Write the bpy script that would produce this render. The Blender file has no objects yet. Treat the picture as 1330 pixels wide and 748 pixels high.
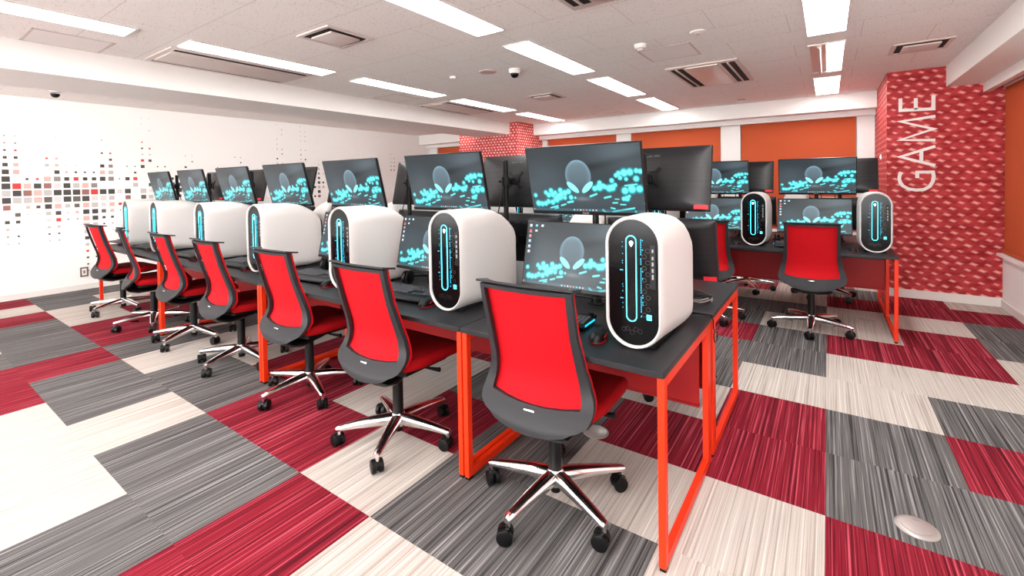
import bpy, bmesh, math, random
import numpy as np
from mathutils import Vector, Matrix
random.seed(7)
PI = math.pi
COL = bpy.context.scene.collection
SC = bpy.context.scene

# ------------------------------------------------------------------ materials
def srgb(r, g, b):
    f = lambda c: (c / 255 / 12.92) if c / 255 <= .04045 else ((c / 255 + .055) / 1.055) ** 2.4
    return (f(r), f(g), f(b), 1)

def mat(name, col, rough=.5, metal=0, spec=.5, emit=None, es=0, coat=0, noise=None, bump=None):
    m = bpy.data.materials.new(name); m.use_nodes = True
    nt = m.node_tree; b = nt.nodes['Principled BSDF']
    b.inputs['Base Color'].default_value = col
    b.inputs['Roughness'].default_value = rough
    b.inputs['Metallic'].default_value = metal
    b.inputs['Specular IOR Level'].default_value = spec
    b.inputs['Coat Weight'].default_value = coat
    if emit:
        b.inputs['Emission Color'].default_value = emit; b.inputs['Emission Strength'].default_value = es
    if noise:   # (scale, amount): slight mottling of the base colour
        tc = nt.nodes.new('ShaderNodeTexCoord'); n = nt.nodes.new('ShaderNodeTexNoise')
        n.inputs['Scale'].default_value = noise[0]; n.inputs['Detail'].default_value = 3
        nt.links.new(tc.outputs['Object'], n.inputs['Vector'])
        mx = nt.nodes.new('ShaderNodeMixRGB'); mx.inputs[1].default_value = tuple(c * (1 - noise[1]) for c in col[:3]) + (1,)
        mx.inputs[2].default_value = tuple(min(1, c * (1 + noise[1])) for c in col[:3]) + (1,)
        nt.links.new(n.outputs['Fac'], mx.inputs[0]); nt.links.new(mx.outputs[0], b.inputs['Base Color'])
        if bump:
            bp = nt.nodes.new('ShaderNodeBump'); bp.inputs['Strength'].default_value = bump; bp.inputs['Distance'].default_value = .001
            nt.links.new(n.outputs['Fac'], bp.inputs['Height']); nt.links.new(bp.outputs[0], b.inputs['Normal'])
    return m

class NG:   # small helper for building node maths
    def __init__(s, m):
        s.nt = m.node_tree; s.b = s.nt.nodes['Principled BSDF']
    def n(s, t, **k):
        x = s.nt.nodes.new(t)
        for a, v in k.items(): setattr(x, a, v)
        return x
    def lk(s, a, b): s.nt.links.new(a, b)
    def m(s, op, a, b=None, c=None):
        x = s.n('ShaderNodeMath', operation=op)
        for i, v in enumerate((a, b, c)):
            if v is None: continue
            if isinstance(v, (int, float)): x.inputs[i].default_value = v
            else: s.lk(v, x.inputs[i])
        return x.outputs[0]
    def xyz(s, coord='Object'):
        tc = s.n('ShaderNodeTexCoord'); sp = s.n('ShaderNodeSeparateXYZ'); s.lk(tc.outputs[coord], sp.inputs[0])
        return sp.outputs, tc.outputs[coord]
    def comb(s, x, y, z):
        c = s.n('ShaderNodeCombineXYZ')
        for i, v in enumerate((x, y, z)):
            if isinstance(v, (int, float)): c.inputs[i].default_value = v
            else: s.lk(v, c.inputs[i])
        return c.outputs[0]
    def ramp(s, fac, stops, interp='LINEAR'):
        r = s.n('ShaderNodeValToRGB'); r.color_ramp.interpolation = interp
        e = r.color_ramp.elements
        while len(e) < len(stops): e.new(.5)
        for i, (p, c) in enumerate(stops): e[i].position = p; e[i].color = c
        s.lk(fac, r.inputs[0]); return r.outputs[0]
    def mix(s, f, a, b, mode='MIX'):
        x = s.n('ShaderNodeMixRGB', blend_type=mode)
        for i, v in enumerate((f, a, b)):
            if isinstance(v, (int, float)): x.inputs[i].default_value = v
            elif isinstance(v, tuple): x.inputs[i].default_value = v
            else: s.lk(v, x.inputs[i])
        return x.outputs[0]

def carpet(name, dark, mid, light):
    m = mat(name, mid, .95, spec=.15); g = NG(m)
    (x, y, z), vec = g.xyz()
    tx = g.m('FLOOR', g.m('DIVIDE', x, .5)); ty = g.m('FLOOR', g.m('DIVIDE', y, .5))
    wn = g.n('ShaderNodeTexWhiteNoise', noise_dimensions='2D'); g.lk(g.comb(tx, ty, 0), wn.inputs['Vector'])
    off = g.m('MULTIPLY', wn.outputs['Value'], 60)
    w = g.m('ADD', g.m('MULTIPLY', x, 105), off)
    n1 = g.n('ShaderNodeTexNoise', noise_dimensions='2D'); n1.inputs['Scale'].default_value = 1; n1.inputs['Detail'].default_value = 3; n1.inputs['Roughness'].default_value = .75
    g.lk(g.comb(w, g.m('MULTIPLY', y, .6), 0), n1.inputs['Vector'])
    c = g.ramp(n1.outputs['Fac'], [(.36, dark), (.48, mid), (.57, mid), (.66, light)])
    n2 = g.n('ShaderNodeTexNoise'); n2.inputs['Scale'].default_value = 380; n2.inputs['Detail'].default_value = 2
    g.lk(vec, n2.inputs['Vector'])
    c = g.mix(.45, c, g.ramp(n2.outputs['Fac'], [(.3, (.55, .55, .55, 1)), (.7, (1.25, 1.25, 1.25, 1))]), 'MULTIPLY')
    g.lk(c, g.b.inputs['Base Color'])
    bp = g.n('ShaderNodeBump'); bp.inputs['Strength'].default_value = .3; bp.inputs['Distance'].default_value = .002
    g.lk(n1.outputs['Fac'], bp.inputs['Height']); g.lk(bp.outputs[0], g.b.inputs['Normal'])
    return m

def wallpaper(name, sx, sz, skew, size, base, mid, light):
    m = mat(name, base, .6, spec=.3); g = NG(m)
    (x, y, z), vec = g.xyz()
    u = g.m('DIVIDE', g.m('ADD', x, y), sx); v = g.m('DIVIDE', z, sz)
    row = g.m('FLOOR', v); par = g.m('MULTIPLY', g.m('FLOORED_MODULO', row, 2), .5)
    wr = g.n('ShaderNodeTexWhiteNoise', noise_dimensions='1D'); g.lk(row, wr.inputs['W'])
    u2 = g.m('ADD', g.m('ADD', u, par), g.m('MULTIPLY', wr.outputs['Value'], .25))
    fx = g.m('SUBTRACT', g.m('FRACT', u2), .5); fz = g.m('SUBTRACT', g.m('FRACT', v), .5)
    fx = g.m('ADD', fx, g.m('MULTIPLY', fz, skew))
    d = g.m('ADD', g.m('ABSOLUTE', fx), g.m('ABSOLUTE', fz))
    wc = g.n('ShaderNodeTexWhiteNoise', noise_dimensions='2D'); g.lk(g.comb(g.m('FLOOR', u2), row, 0), wc.inputs['Vector'])
    d = g.m('ADD', d, g.m('MULTIPLY', wc.outputs['Value'], .12))
    n = g.n('ShaderNodeTexNoise'); n.inputs['Scale'].default_value = 9; n.inputs['Detail'].default_value = 4
    sv = g.n('ShaderNodeVectorMath', operation='MULTIPLY'); g.lk(vec, sv.inputs[0]); sv.inputs[1].default_value = (1, 1, 2.5)
    g.lk(sv.outputs[0], n.inputs['Vector'])
    bc = g.ramp(n.outputs['Fac'], [(.35, base), (.65, mid)])
    f = g.ramp(d, [(size * .35, (1, 1, 1, 1)), (size, (.42, .42, .42, 1)), (size + .07, (0, 0, 0, 1))])
    g.lk(g.mix(f, bc, light), g.b.inputs['Base Color'])
    return m

def ceiling_mat():
    m = mat('ceiling board', srgb(226, 220, 216), .9, spec=.1); g = NG(m)
    (x, y, z), vec = g.xyz()
    br = g.n('ShaderNodeTexBrick'); br.offset = .5
    br.inputs['Color1'].default_value = br.inputs['Color2'].default_value = srgb(244, 238, 234)
    br.inputs['Mortar'].default_value = srgb(198, 184, 178)
    br.inputs['Scale'].default_value = 1; br.inputs['Mortar Size'].default_value = .0017; br.inputs['Mortar Smooth'].default_value = .2
    br.inputs['Brick Width'].default_value = .91; br.inputs['Row Height'].default_value = .46
    g.lk(g.comb(g.m('ADD', x, .23 + 9.1), g.m('ADD', y, 9.2 - 1.58 - .46), 0), br.inputs['Vector'])
    vo = g.n('ShaderNodeTexNoise'); vo.inputs['Scale'].default_value = 70; vo.inputs['Detail'].default_value = 2
    g.lk(vec, vo.inputs['Vector'])
    sp = g.ramp(vo.outputs['Fac'], [(.30, (.66, .62, .60, 1)), (.37, (1, 1, 1, 1))])
    g.lk(g.mix(1, br.outputs['Color'], sp, 'MULTIPLY'), g.b.inputs['Base Color'])
    return m

M = {}
M['white'] = mat('white wall paint', srgb(240, 238, 235), .85, spec=.2, noise=(2.5, .012))
M['beam'] = mat('white beam paint', srgb(238, 234, 230), .8, spec=.2, noise=(2, .012))
M['ceil'] = ceiling_mat()
M['ceil_lid'] = mat('ceiling hatch board', srgb(240, 233, 229), .9, spec=.1, noise=(70, .03))
M['base'] = mat('baseboard vinyl', srgb(226, 220, 214), .5, noise=(4, .02))
M['c_cream'] = carpet('cream striped carpet', srgb(166, 154, 145), srgb(194, 186, 178), srgb(216, 211, 204))
M['c_grey'] = carpet('grey striped carpet', srgb(52, 51, 52), srgb(100, 98, 97), srgb(152, 150, 150))
M['c_red'] = carpet('crimson striped carpet', srgb(74, 12, 24), srgb(132, 27, 43), srgb(200, 86, 102))
M['paper'] = wallpaper('red diamond wallpaper', .107, .063, .35, .34, srgb(150, 20, 28), srgb(196, 62, 66), srgb(240, 168, 156))
M['paper2'] = wallpaper('red dotted wallpaper', .075, .052, .1, .42, srgb(186, 34, 38), srgb(222, 84, 80), srgb(255, 225, 220))
M['orange'] = mat('orange blind fabric', srgb(196, 92, 58), .9, spec=.08, noise=(300, .05))
M['desk'] = mat('charcoal desk laminate', srgb(28, 28, 31), .42, spec=.35, noise=(500, .1))
M['deskedge'] = mat('dark desk edging', srgb(26, 26, 28), .5)
M['frame'] = mat('orange red painted steel', srgb(228, 48, 10), .42, spec=.3, noise=(60, .02))
M['panel'] = mat('red modesty panel steel', srgb(150, 8, 14), .5, spec=.3, noise=(60, .02))
M['black'] = mat('black plastic', srgb(6, 6, 7), .42, spec=.3, noise=(120, .1))
M['matteblack'] = mat('matte black rubber', srgb(7, 7, 8), .75, spec=.25, noise=(120, .1))
M['gloss'] = mat('glossy smoked panel', srgb(12, 12, 13), .14, spec=.2)
M['charcoal'] = mat('charcoal chair plastic', srgb(40, 40, 43), .5, spec=.3, noise=(200, .06))
M['chrome'] = mat('polished aluminium', srgb(245, 243, 243), .17, metal=1, noise=(8, .03))
M['mesh'] = mat('red mesh fabric', srgb(188, 12, 24), .75, spec=.15, noise=(900, .10), bump=.4)
M['seat'] = mat('red seat fabric', srgb(150, 6, 14), .85, spec=.12, noise=(600, .10), bump=.4)
M['pc'] = mat('white computer shell', srgb(214, 208, 205), .38, spec=.35, noise=(3, .01))
M['pcseam'] = mat('grey shell seam', srgb(190, 188, 188), .5)
M['cyan'] = mat('cyan light strip', srgb(90, 225, 245), .4, emit=srgb(60, 220, 245), es=1.6)
M['cyandim'] = mat('dim cyan light dots', srgb(20, 110, 130), .4, emit=srgb(20, 170, 205), es=.8)
M['logo'] = mat('white lit emblem', (1, 1, 1, 1), .4, emit=srgb(225, 250, 255), es=1.6)
M['hex'] = mat('grey hexagon print', srgb(60, 58, 58), .3)
M['mon'] = mat('black monitor plastic', srgb(14, 14, 15), .38, noise=(50, .05))
M['monbz'] = mat('black bezel', srgb(10, 10, 11), .35, spec=.3)
M['grey'] = mat('grey print', srgb(150, 150, 152), .5)
M['midgrey'] = mat('mid grey print', srgb(84, 88, 94), .5)
M['darkgrey'] = mat('dark grey print', srgb(26, 28, 32), .5)
M['sticker'] = mat('red sticker', srgb(235, 40, 50), .5, noise=(60, .03))
M['redtrim'] = mat('red plastic trim', srgb(205, 20, 30), .4, noise=(60, .03))
M['key'] = mat('dark grey key plastic', srgb(66, 68, 73), .5, spec=.3, noise=(60, .05))
M['vent'] = mat('cream vent plastic', srgb(214, 200, 194), .5, noise=(6, .01))
M['dark'] = mat('dark vent opening', srgb(12, 12, 13), .8)
M['lamp'] = mat('lit fluorescent diffuser', (1, 1, 1, 1), .5, emit=(1, .985, .97, 1), es=7)
M['cove'] = mat('added cove light diffuser', (1, 1, 1, 1), .5, emit=(1, .985, .97, 1), es=14)  # glow of the strips added behind the left beam
M['lampoff'] = mat('unlit fluorescent tube', srgb(200, 190, 186), .3)
M['reflector'] = mat('light reflector', srgb(205, 190, 184), .35, metal=.4)
M['white_pl'] = mat('white plastic', srgb(236, 232, 228), .4, noise=(6, .01))
M['brown'] = mat('brown grey cover plate', srgb(118, 104, 98), .45, noise=(30, .03))
M['alu'] = mat('brushed aluminium', srgb(176, 168, 164), .35, metal=.5, noise=(40, .05))
M['letter'] = mat('white sign lettering', srgb(240, 234, 230), .5, noise=(8, .01))
M['cable'] = mat('black cable', srgb(14, 14, 15), .5)
M['greycable'] = mat('grey cable', srgb(150, 140, 136), .5)
# mural squares of the left wall
DOT = dict(k=srgb(70, 67, 65), d=srgb(100, 94, 88), g=srgb(138, 132, 128), l=srgb(188, 186, 184), v=srgb(212, 209, 206),
           p=srgb(224, 176, 168), r=srgb(214, 62, 54), m=srgb(150, 102, 96))
for k, c in DOT.items(): M['dot_' + k] = mat('mural square ' + k, c, .8, noise=(4, .01))

# brushed monitor back
def brushed():
    m = mat('brushed black monitor back', srgb(24, 24, 27), .34, spec=.45); g = NG(m)
    (x, y, z), vec = g.xyz()
    n = g.n('ShaderNodeTexNoise'); n.inputs['Scale'].default_value = 1; n.inputs['Detail'].default_value = 2
    g.lk(g.comb(g.m('MULTIPLY', x, 3), 0, g.m('MULTIPLY', z, 260)), n.inputs['Vector'])
    g.lk(g.ramp(n.outputs['Fac'], [(.35, srgb(14, 14, 15)), (.65, srgb(34, 34, 37))]), g.b.inputs['Base Color'])
    return m
M['brushed'] = brushed()

# screens: the picture each monitor shows is a per-vertex colour that the screen gives off
def screen_mat():
    m = mat('lit screen', srgb(3, 3, 4), .26, spec=.25); g = NG(m)
    a = g.n('ShaderNodeVertexColor'); a.layer_name = 'Picture'
    g.lk(a.outputs['Color'], g.b.inputs['Emission Color']); g.b.inputs['Emission Strength'].default_value = .52
    return m
M['screen'] = screen_mat()

# ------------------------------------------------------------------ geometry helpers
def finish(name, bm, mats, parent=None, angle=35, smooth=True):
    me = bpy.data.meshes.new(name)
    bmesh.ops.recalc_face_normals(bm, faces=bm.faces) if smooth != 'keep' else None
    bm.to_mesh(me); bm.free()
    for m in (mats if isinstance(mats, (list, tuple)) else [mats]): me.materials.append(M[m])
    if smooth:
        me.polygons.foreach_set('use_smooth', [True] * len(me.polygons))
        me.set_sharp_from_angle(angle=math.radians(angle))
    o = bpy.data.objects.new(name, me); COL.objects.link(o)
    if parent is not None: o.parent = parent
    return o

def BM(): return bmesh.new()

def bx(bm, x0, x1, y0, y1, z0, z1, bev=0, seg=2, mi=0, mtx=None):
    r = bmesh.ops.create_cube(bm, size=1)
    vs = r['verts']
    for v in vs:
        v.co = Vector(((x0 + x1) / 2 + v.co.x * (x1 - x0), (y0 + y1) / 2 + v.co.y * (y1 - y0), (z0 + z1) / 2 + v.co.z * (z1 - z0)))
    fs = list({f for v in vs for f in v.link_faces})
    for f in fs: f.material_index = mi
    if bev:
        es = list({e for v in vs for e in v.link_edges})
        q = bmesh.ops.bevel(bm, geom=es, offset=bev, segments=seg, affect='EDGES', profile=.6)
        vs = list({v for f in q['faces'] for v in f.verts} | {v for v in vs if v.is_valid})
        for f in q['faces']: f.material_index = mi
    if mtx is not None:
        for v in vs: v.co = mtx @ v.co
    return vs

def lathe(bm, prof, n=20, mtx=None, mi=0, cap=True):
    rings = []
    for r, z in prof:
        rings.append([bm.verts.new((r * math.cos(2 * PI * i / n), r * math.sin(2 * PI * i / n), z)) for i in range(n)])
    fs = []
    for a, b in zip(rings, rings[1:]):
        for i in range(n):
            fs.append(bm.faces.new((a[i], a[(i + 1) % n], b[(i + 1) % n], b[i])))
    if cap:
        fs.append(bm.faces.new(rings[0][::-1])); fs.append(bm.faces.new(rings[-1]))
    for f in fs: f.material_index = mi
    if mtx is not None:
        for rg in rings:
            for v in rg: v.co = mtx @ v.co

def tube(bm, pts, r, n=8, mi=0, closed=False, flat=None):
    """tube along a list of points; r a number or list"""
    P = [Vector(p) for p in pts]; N = len(P); rings = []
    up = Vector((0, 0, 1)); prev = None
    for i, p in enumerate(P):
        if closed: t = (P[(i + 1) % N] - P[i - 1]).normalized()
        else: t = (P[min(i + 1, N - 1)] - P[max(i - 1, 0)]).normalized()
        a = (prev - prev.dot(t) * t) if prev is not None else t.cross(up)
        if a.length < 1e-4: a = t.cross(Vector((1, 0, 0)))
        a.normalize(); b = t.cross(a); prev = a
        rr = r[i] if isinstance(r, (list, tuple)) else r
        rings.append([bm.verts.new(p + a * rr * math.cos(2 * PI * k / n) + b * rr * math.sin(2 * PI * k / n)) for k in range(n)])
    prs = list(zip(rings, rings[1:])) + ([(rings[-1], rings[0])] if closed else [])
    for A, B in prs:
        for k in range(n):
            bm.faces.new((A[k], A[(k + 1) % n], B[(k + 1) % n], B[k])).material_index = mi
    if not closed:
        bm.faces.new(rings[0][::-1]).material_index = mi; bm.faces.new(rings[-1]).material_index = mi

def loft(bm, rings, cap=True, mi=0):
    R = [[bm.verts.new(p) for p in ring] for ring in rings]
    n = len(R[0])
    for a, b in zip(R, R[1:]):
        for i in range(n):
            bm.faces.new((a[i], a[(i + 1) % n], b[(i + 1) % n], b[i])).material_index = mi
    if cap:
        bm.faces.new(R[0][::-1]).material_index = mi; bm.faces.new(R[-1]).material_index = mi
    return R

def slab(bm, fn, us, vs, thick, skip=lambda i, j: False, mi=0):
    """grid surface fn(u,v) -> point; thickened by the vector thick; cells (i,j) may be left out"""
    t = Vector(thick)
    A = [[bm.verts.new(fn(u, v)) for v in vs] for u in us]
    B = [[bm.verts.new(Vector(fn(u, v)) + t) for v in vs] for u in us]
    nu, nv = len(us) - 1, len(vs) - 1
    ok = lambda i, j: 0 <= i < nu and 0 <= j < nv and not skip(i, j)
    for i in range(nu):
        for j in range(nv):
            if not ok(i, j): continue
            bm.faces.new((A[i][j], A[i + 1][j], A[i + 1][j + 1], A[i][j + 1])).material_index = mi
            bm.faces.new((B[i][j], B[i][j + 1], B[i + 1][j + 1], B[i + 1][j])).material_index = mi
            for (di, dj, p, q) in ((-1, 0, (i, j), (i, j + 1)), (1, 0, (i + 1, j), (i + 1, j + 1)), (0, -1, (i, j), (i + 1, j)), (0, 1, (i, j + 1), (i + 1, j + 1))):
                if not ok(i + di, j + dj):
                    bm.faces.new((A[p[0]][p[1]], A[q[0]][q[1]], B[q[0]][q[1]], B[p[0]][p[1]])).material_index = mi
    for v in [v for v in bm.verts if not v.link_faces]: bm.verts.remove(v)

def empty(name, loc=(0, 0, 0), rz=0):
    o = bpy.data.objects.new(name, None); COL.objects.link(o)
    o.location = loc; o.rotation_euler = (0, 0, rz); o.empty_display_size = .1
    return o

def tag(o, label, cat, group=None):
    o['label'] = label; o['category'] = cat
    if group: o['group'] = group
    return o

def struct(o): o['kind'] = 'structure'; return o

KIDS = {}
def kids(o): return [c for c in bpy.data.objects if c.parent == o]
def snapshot(o): KIDS[o.name] = [(c, [(g) for g in kids(c)]) for c in kids(o)]
def dup(root, loc, rz=0, rx=0):
    """copy a thing, its parts and their sub-parts (mesh data shared)"""
    if root.name not in KIDS: snapshot(root)
    r = root.copy(); COL.objects.link(r); r.location = loc; r.rotation_euler = (rx, 0, rz)
    made = []
    for c, gs in KIDS[root.name]:
        k = c.copy(); COL.objects.link(k); k.parent = r; made.append(k)
        for g in gs:
            q = g.copy(); COL.objects.link(q); q.parent = k
    return r, made
FIRST = set()
def place(root, loc, rz=0, rx=0):
    """the first call moves the thing itself, later calls copy it"""
    if root.name not in FIRST:
        FIRST.add(root.name); snapshot(root)
        root.location = loc; root.rotation_euler = (rx, 0, rz)
        return root, [c for c, _ in KIDS[root.name]]
    return dup(root, loc, rz, rx)

def text_mesh(name, s, size, ext, m, parent, loc, rot):
    cu = bpy.data.curves.new(name, 'FONT'); cu.body = s; cu.size = size; cu.extrude = ext
    cu.align_x = 'CENTER'; cu.align_y = 'CENTER'
    t = bpy.data.objects.new('tmp_text', cu); COL.objects.link(t)
    dg = bpy.context.evaluated_depsgraph_get(); dg.update()
    me = bpy.data.meshes.new_from_object(t.evaluated_get(dg))
    bpy.data.objects.remove(t); bpy.data.curves.remove(cu)
    me.materials.clear(); me.materials.append(M[m]); me.name = name
    o = bpy.data.objects.new(name, me); COL.objects.link(o); o.parent = parent
    o.location = loc; o.rotation_euler = rot
    return o

# ------------------------------------------------------------------ room
H = 2.46
XL, XR, YB, YF = -8.05, 1.44, 6.0, -6.5
# carpet: 0.5 m tiles, rows keyed by j (tile spans y = j/2 .. j/2+0.5), columns i from -17
ROWS = {
 -4: {-10: 'R', -9: 'R', -8: 'C', -7: 'C', -6: 'C', -5: 'G', -4: 'R', -3: 'C', -2: 'G', -1: 'C', 0: 'R', 1: 'R', 2: 'G', -11: 'G', -12: 'C', -13: 'G', -14: 'R', -15: 'C', -16: 'R', -17: 'G'},
 -3: {-17: 'G', -16: 'R', -15: 'C', -14: 'R', -13: 'G', -12: 'G', -11: 'G', -10: 'R', -9: 'G', -8: 'G', -7: 'C', -6: 'G', -5: 'G', -4: 'R', -3: 'C', -2: 'G', -1: 'C', 0: 'R', 1: 'C', 2: 'G'},
 -2: {-17: 'G', -16: 'G', -15: 'G', -14: 'C', -13: 'C', -12: 'R', -11: 'R', -10: 'G', -9: 'C', -8: 'G', -7: 'G', -6: 'R', -5: 'R', -4: 'C', -3: 'G', -2: 'G', -1: 'C', 0: 'R', 1: 'R', 2: 'G'},
 -1: {-17: 'G', -16: 'G', -15: 'C', -14: 'C', -13: 'R', -12: 'R', -11: 'G', -10: 'G', -9: 'C', -8: 'C', -7: 'R', -6: 'R', -5: 'C', -4: 'R', -3: 'G', -2: 'C', -1: 'C', 0: 'R', 1: 'R', 2: 'C'},
 0: {-17: 'G', -16: 'C', -15: 'C', -14: 'G', -13: 'R', -12: 'C', -11: 'G', -10: 'G', -9: 'C', -8: 'C', -7: 'R', -6: 'R', -5: 'C', -4: 'G', -3: 'G', -2: 'R', -1: 'R', 0: 'G', 1: 'G', 2: 'R'},
 1: {-9: 'R', -8: 'G', -7: 'C', -6: 'R', -5: 'R', -4: 'G', -3: 'C', -2: 'C', -1: 'R', 0: 'G', 1: 'R', 2: 'R'},
 2: {-6: 'G', -5: 'R', -4: 'C', -3: 'R', -2: 'G', -1: 'C', 0: 'C', 1: 'G', 2: 'G'},
 3: {-4: 'G', -3: 'C', -2: 'G', -1: 'G', 0: 'C', 1: 'C', 2: 'C'},
 4: {-3: 'C', -2: 'R', -1: 'G', 0: 'R', 1: 'R', 2: 'C'},
 5: {-3: 'R', -2: 'G', -1: 'C', 0: 'C', 1: 'R', 2: 'G'},
 6: {-3: 'G', -2: 'G', -1: 'G', 0: 'C', 1: 'C', 2: 'G'},
 7: {-3: 'C', -2: 'C', -1: 'C', 0: 'R', 1: 'R', 2: 'R'},
 8: {-3: 'R', -2: 'R', -1: 'C', 0: 'G', 1: 'R', 2: 'C'},
}
bm = BM(); rnd = random.Random(3)
for j in range(-13, 13):
    for i in range(-17, 3):
        k = ROWS.get(j, {}).get(i) or rnd.choice('RCGCG')
        x0, x1 = max(i * .5, XL), min(i * .5 + .5, XR + .02); y0, y1 = j * .5, min(j * .5 + .5, YB + .05)
        if x1 <= x0 or y1 <= y0: continue
        f = bm.faces.new([bm.verts.new(p) for p in ((x0, y0, 0), (x1, y0, 0), (x1, y1, 0), (x0, y1, 0))])
        f.material_index = 'CGR'.index(k)
struct(finish('floor', bm, ['c_cream', 'c_grey', 'c_red'], smooth=False))

def room_box(name, mats, *boxes, kind=True):
    bm = BM()
    for b in boxes: bx(bm, *b[:6], mi=(b[6] if len(b) > 6 else 0))
    o = finish(name, bm, mats, smooth=False)
    return struct(o)

room_box('ceiling', 'ceil', (XL - .1, XR + .1, YF - .1, YB + .1, H, H + .1))
room_box('wall_front', 'white', (XL - .1, XR + .1, YF - .1, YF, 0, .35), (XL - .1, XR + .1, YF - .1, YF, 2.36, H), *[(x - .12, x + .12, YF - .1, YF, .35, 2.36) for x in (-8.05, -5.7, -3.3, -.95, 1.44)])  # unseen wall; its openings are added to let bright sky light in
for n_, (a_, b_) in enumerate(((-7.93, -5.82), (-5.58, -3.42), (-3.18, -1.07), (-.83, 1.32))):  # frames of the added openings that brighten the room from behind the camera
    room_box('window_%d' % (n_ + 1), 'white_pl', (a_, b_, YF - .07, YF - .03, .35, .40), (a_, b_, YF - .07, YF - .03, 2.31, 2.36), (a_, a_ + .04, YF - .07, YF - .03, .40, 2.31), (b_ - .04, b_, YF - .07, YF - .03, .40, 2.31), ((a_ + b_) / 2 - .025, (a_ + b_) / 2 + .025, YF - .07, YF - .03, .40, 2.31))
# left wall with the mural of small squares
bm = BM(); bx(bm, XL - .1, XL, YF, YB, 0, H)
names = list(DOT)
MUR = {
 0: '6.2g 5.2r 4.3k 3.45k 2.6k 1.8k 0.95k -1 1k -2 1l -3 1k -4 .85m -6 .55k -7 .4p -8 .25g -9 .15r',
 1: '6.15g 5.2k 4.3r 3.45k 2.6p 1.75p -1 1r -2 1k -3 1l -5 .65d -6 .5k -7 .3v -8 .28k -9 .18r',
 2: '1.1g 0.35k -1 .9p -2 1m -3 1l -4 .5p -5 .12g', 3: '1.1g 0.35r -1 .9k -2 1p -3 1p -4 .5k -5 .12g',
 4: '5.12l 4.15l 3.3r 2.5l 0.85p -1 .95m -2 1l -3 1d -4 .85k -5 .65l -6 .5v -7 .4l -8 .28k -9 .15r -10 .1g',
 5: '6.12g 5.12l 3.35p 2.45p 1.65k 0.85g -1 .9v -2 1k -3 1v -4 .85p -5 .7k -6 .6r -7 .4p -8 .28k -9 .18k',
 6: '3.1v 2.15p 1.35p 0.65k -1 .9k -2 1k -3 1k -4 .65l -5 .4v -6 .2k',
 7: '2.13g 1.33k 0.65r -1 .9l -2 1k -3 1d -4 .7d -5 .45p -6 .2k',
 8: '1.28k 0.6k -1 .9p -2 1m -3 1k -4 .85p -5 .85k -6 .85p -7 .8p -8 .7l -9 .6k -10 .5l -11 .4r -12 .35k -13 .28k -14 .2k -16 .12g',
 9: '1.28k 0.6k -1 .85g -2 1r -3 .9v -4 .9l -5 .85k -6 .8k -7 .7l -12 .3k -13 .2r',
 10: '6.15k 4.3k 2.6k 1.7p 0.8k -2 .95k -3 .9v -4 .7v -5 .65d -6 .45k -7 .28k',
 11: '5.1v 4.3r 3.42k 2.6g 1.7l 0.8g -2 .95k -3 .8l -4 .75p -5 .55p -6 .42k -7 .28p -8 .12k',
 12: '0.2k -2 .8v -4 .5r -5 .18k', 13: '2.2k 0.65k -2 .9k -3 .8m', 14: '2.2k 1.38k 0.65r -1 .8l',
 15: '10.12g 9.12g 6.25r 5.32k 4.4v 3.5r 2.62k -2 .95l -3 .8d', 16: '10.12g 9.1v 8.15k 6.1v 5.3r 4.4v 3.5k -1 .7k -2 .7v -3 .8l',
 17: '2.25k 1.4g -1 .5l -2 .8k', 18: '2.25k 1.4r -2 .7l -3 .8k', 19: '0.5k -1 .8k -3 .5l', 20: '-1 .8k -2 .9k -3 .6k', 21: '4.15k 3.1v 2.4k 1.5l -1 .7k', 22: '4.12r 3.25k 0.4p -1 .6l',
 26: '2.2k 0.5k', 28: '1.5r', 29: '4.2k 2.38k 1.5l', 30: '4.18k 3.3k 2.38k', 33: '2.12k', 34: '3.1g 0.3k -1 .72k -2 .7l -3 .8k',
 37: '11.12k 10.1l 9.12l 8.18k 7.18k 6.2k 4.38k 3.42l 0 .7k', 38: '10.2k 9.18k 7.1v 6.22k 5.28k 3.42l 1.7l',
 40: '3.1g', 41: '3.1g', 42: '11.15k 10.15k 9.15k 8.15k 6.2k 5.28k 4.38p 3.45r', 43: '11.1g 10.15k 9.18k 8.18k 6.2k 5.1v 4.38k',
 44: '1.22r 0.4k', 45: '1.25p 0.42k -1 .4v -2 .65k -4 .5k', 46: '4.15g 3.2k 2.3k 1.42k 0.6k -1 .7k -2 .75l -3 .8k -4 .75m', 47: '4.12g 1.25r -1 .5k -2 .7p',
 54: '4.2k 3.25r 1.3k', 55: '4.25k 2.3k 0.4k', 60: '5.2k 4.25k 3.3r', 61: '5.2k 3.3k', 66: '6.2k 5.2r 4.25k 3.3k 2.4k', 67: '5.25k 4.3k 3.35r 2.4k',
 -3: '1.6k 0.8r -1 1k -2 1l -3 1p', -2: '2.4r 1.6k 0.9p -1 1l -2 1k -3 .9m -4 .7k', -1: '4.2k 3.3k 1.5p 0.8l -1 1m -2 1p -3 1k -4 .8l -5 .5k',
}
import re
for c, s in MUR.items():
    for r, sz, k in re.findall(r'(-?\d+)\s*((?:\d)?\.?\d+)([a-z])', s):
        r = int(r); sz = float(sz)
        yc, zc = -1.118 + .0885 * c, 1.456 + .0867 * r
        hy, hz = .036 * sz, .0345 * sz
        f = bm.faces.new([bm.verts.new(p) for p in ((XL + .001, yc - hy, zc - hz), (XL + .001, yc + hy, zc - hz), (XL + .001, yc + hy, zc + hz), (XL + .001, yc - hy, zc + hz))])
        f.material_index = 1 + names.index(k)
o = finish('wall_left', bm, ['white'] + ['dot_' + k for k in names], smooth=False); struct(o)

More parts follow.
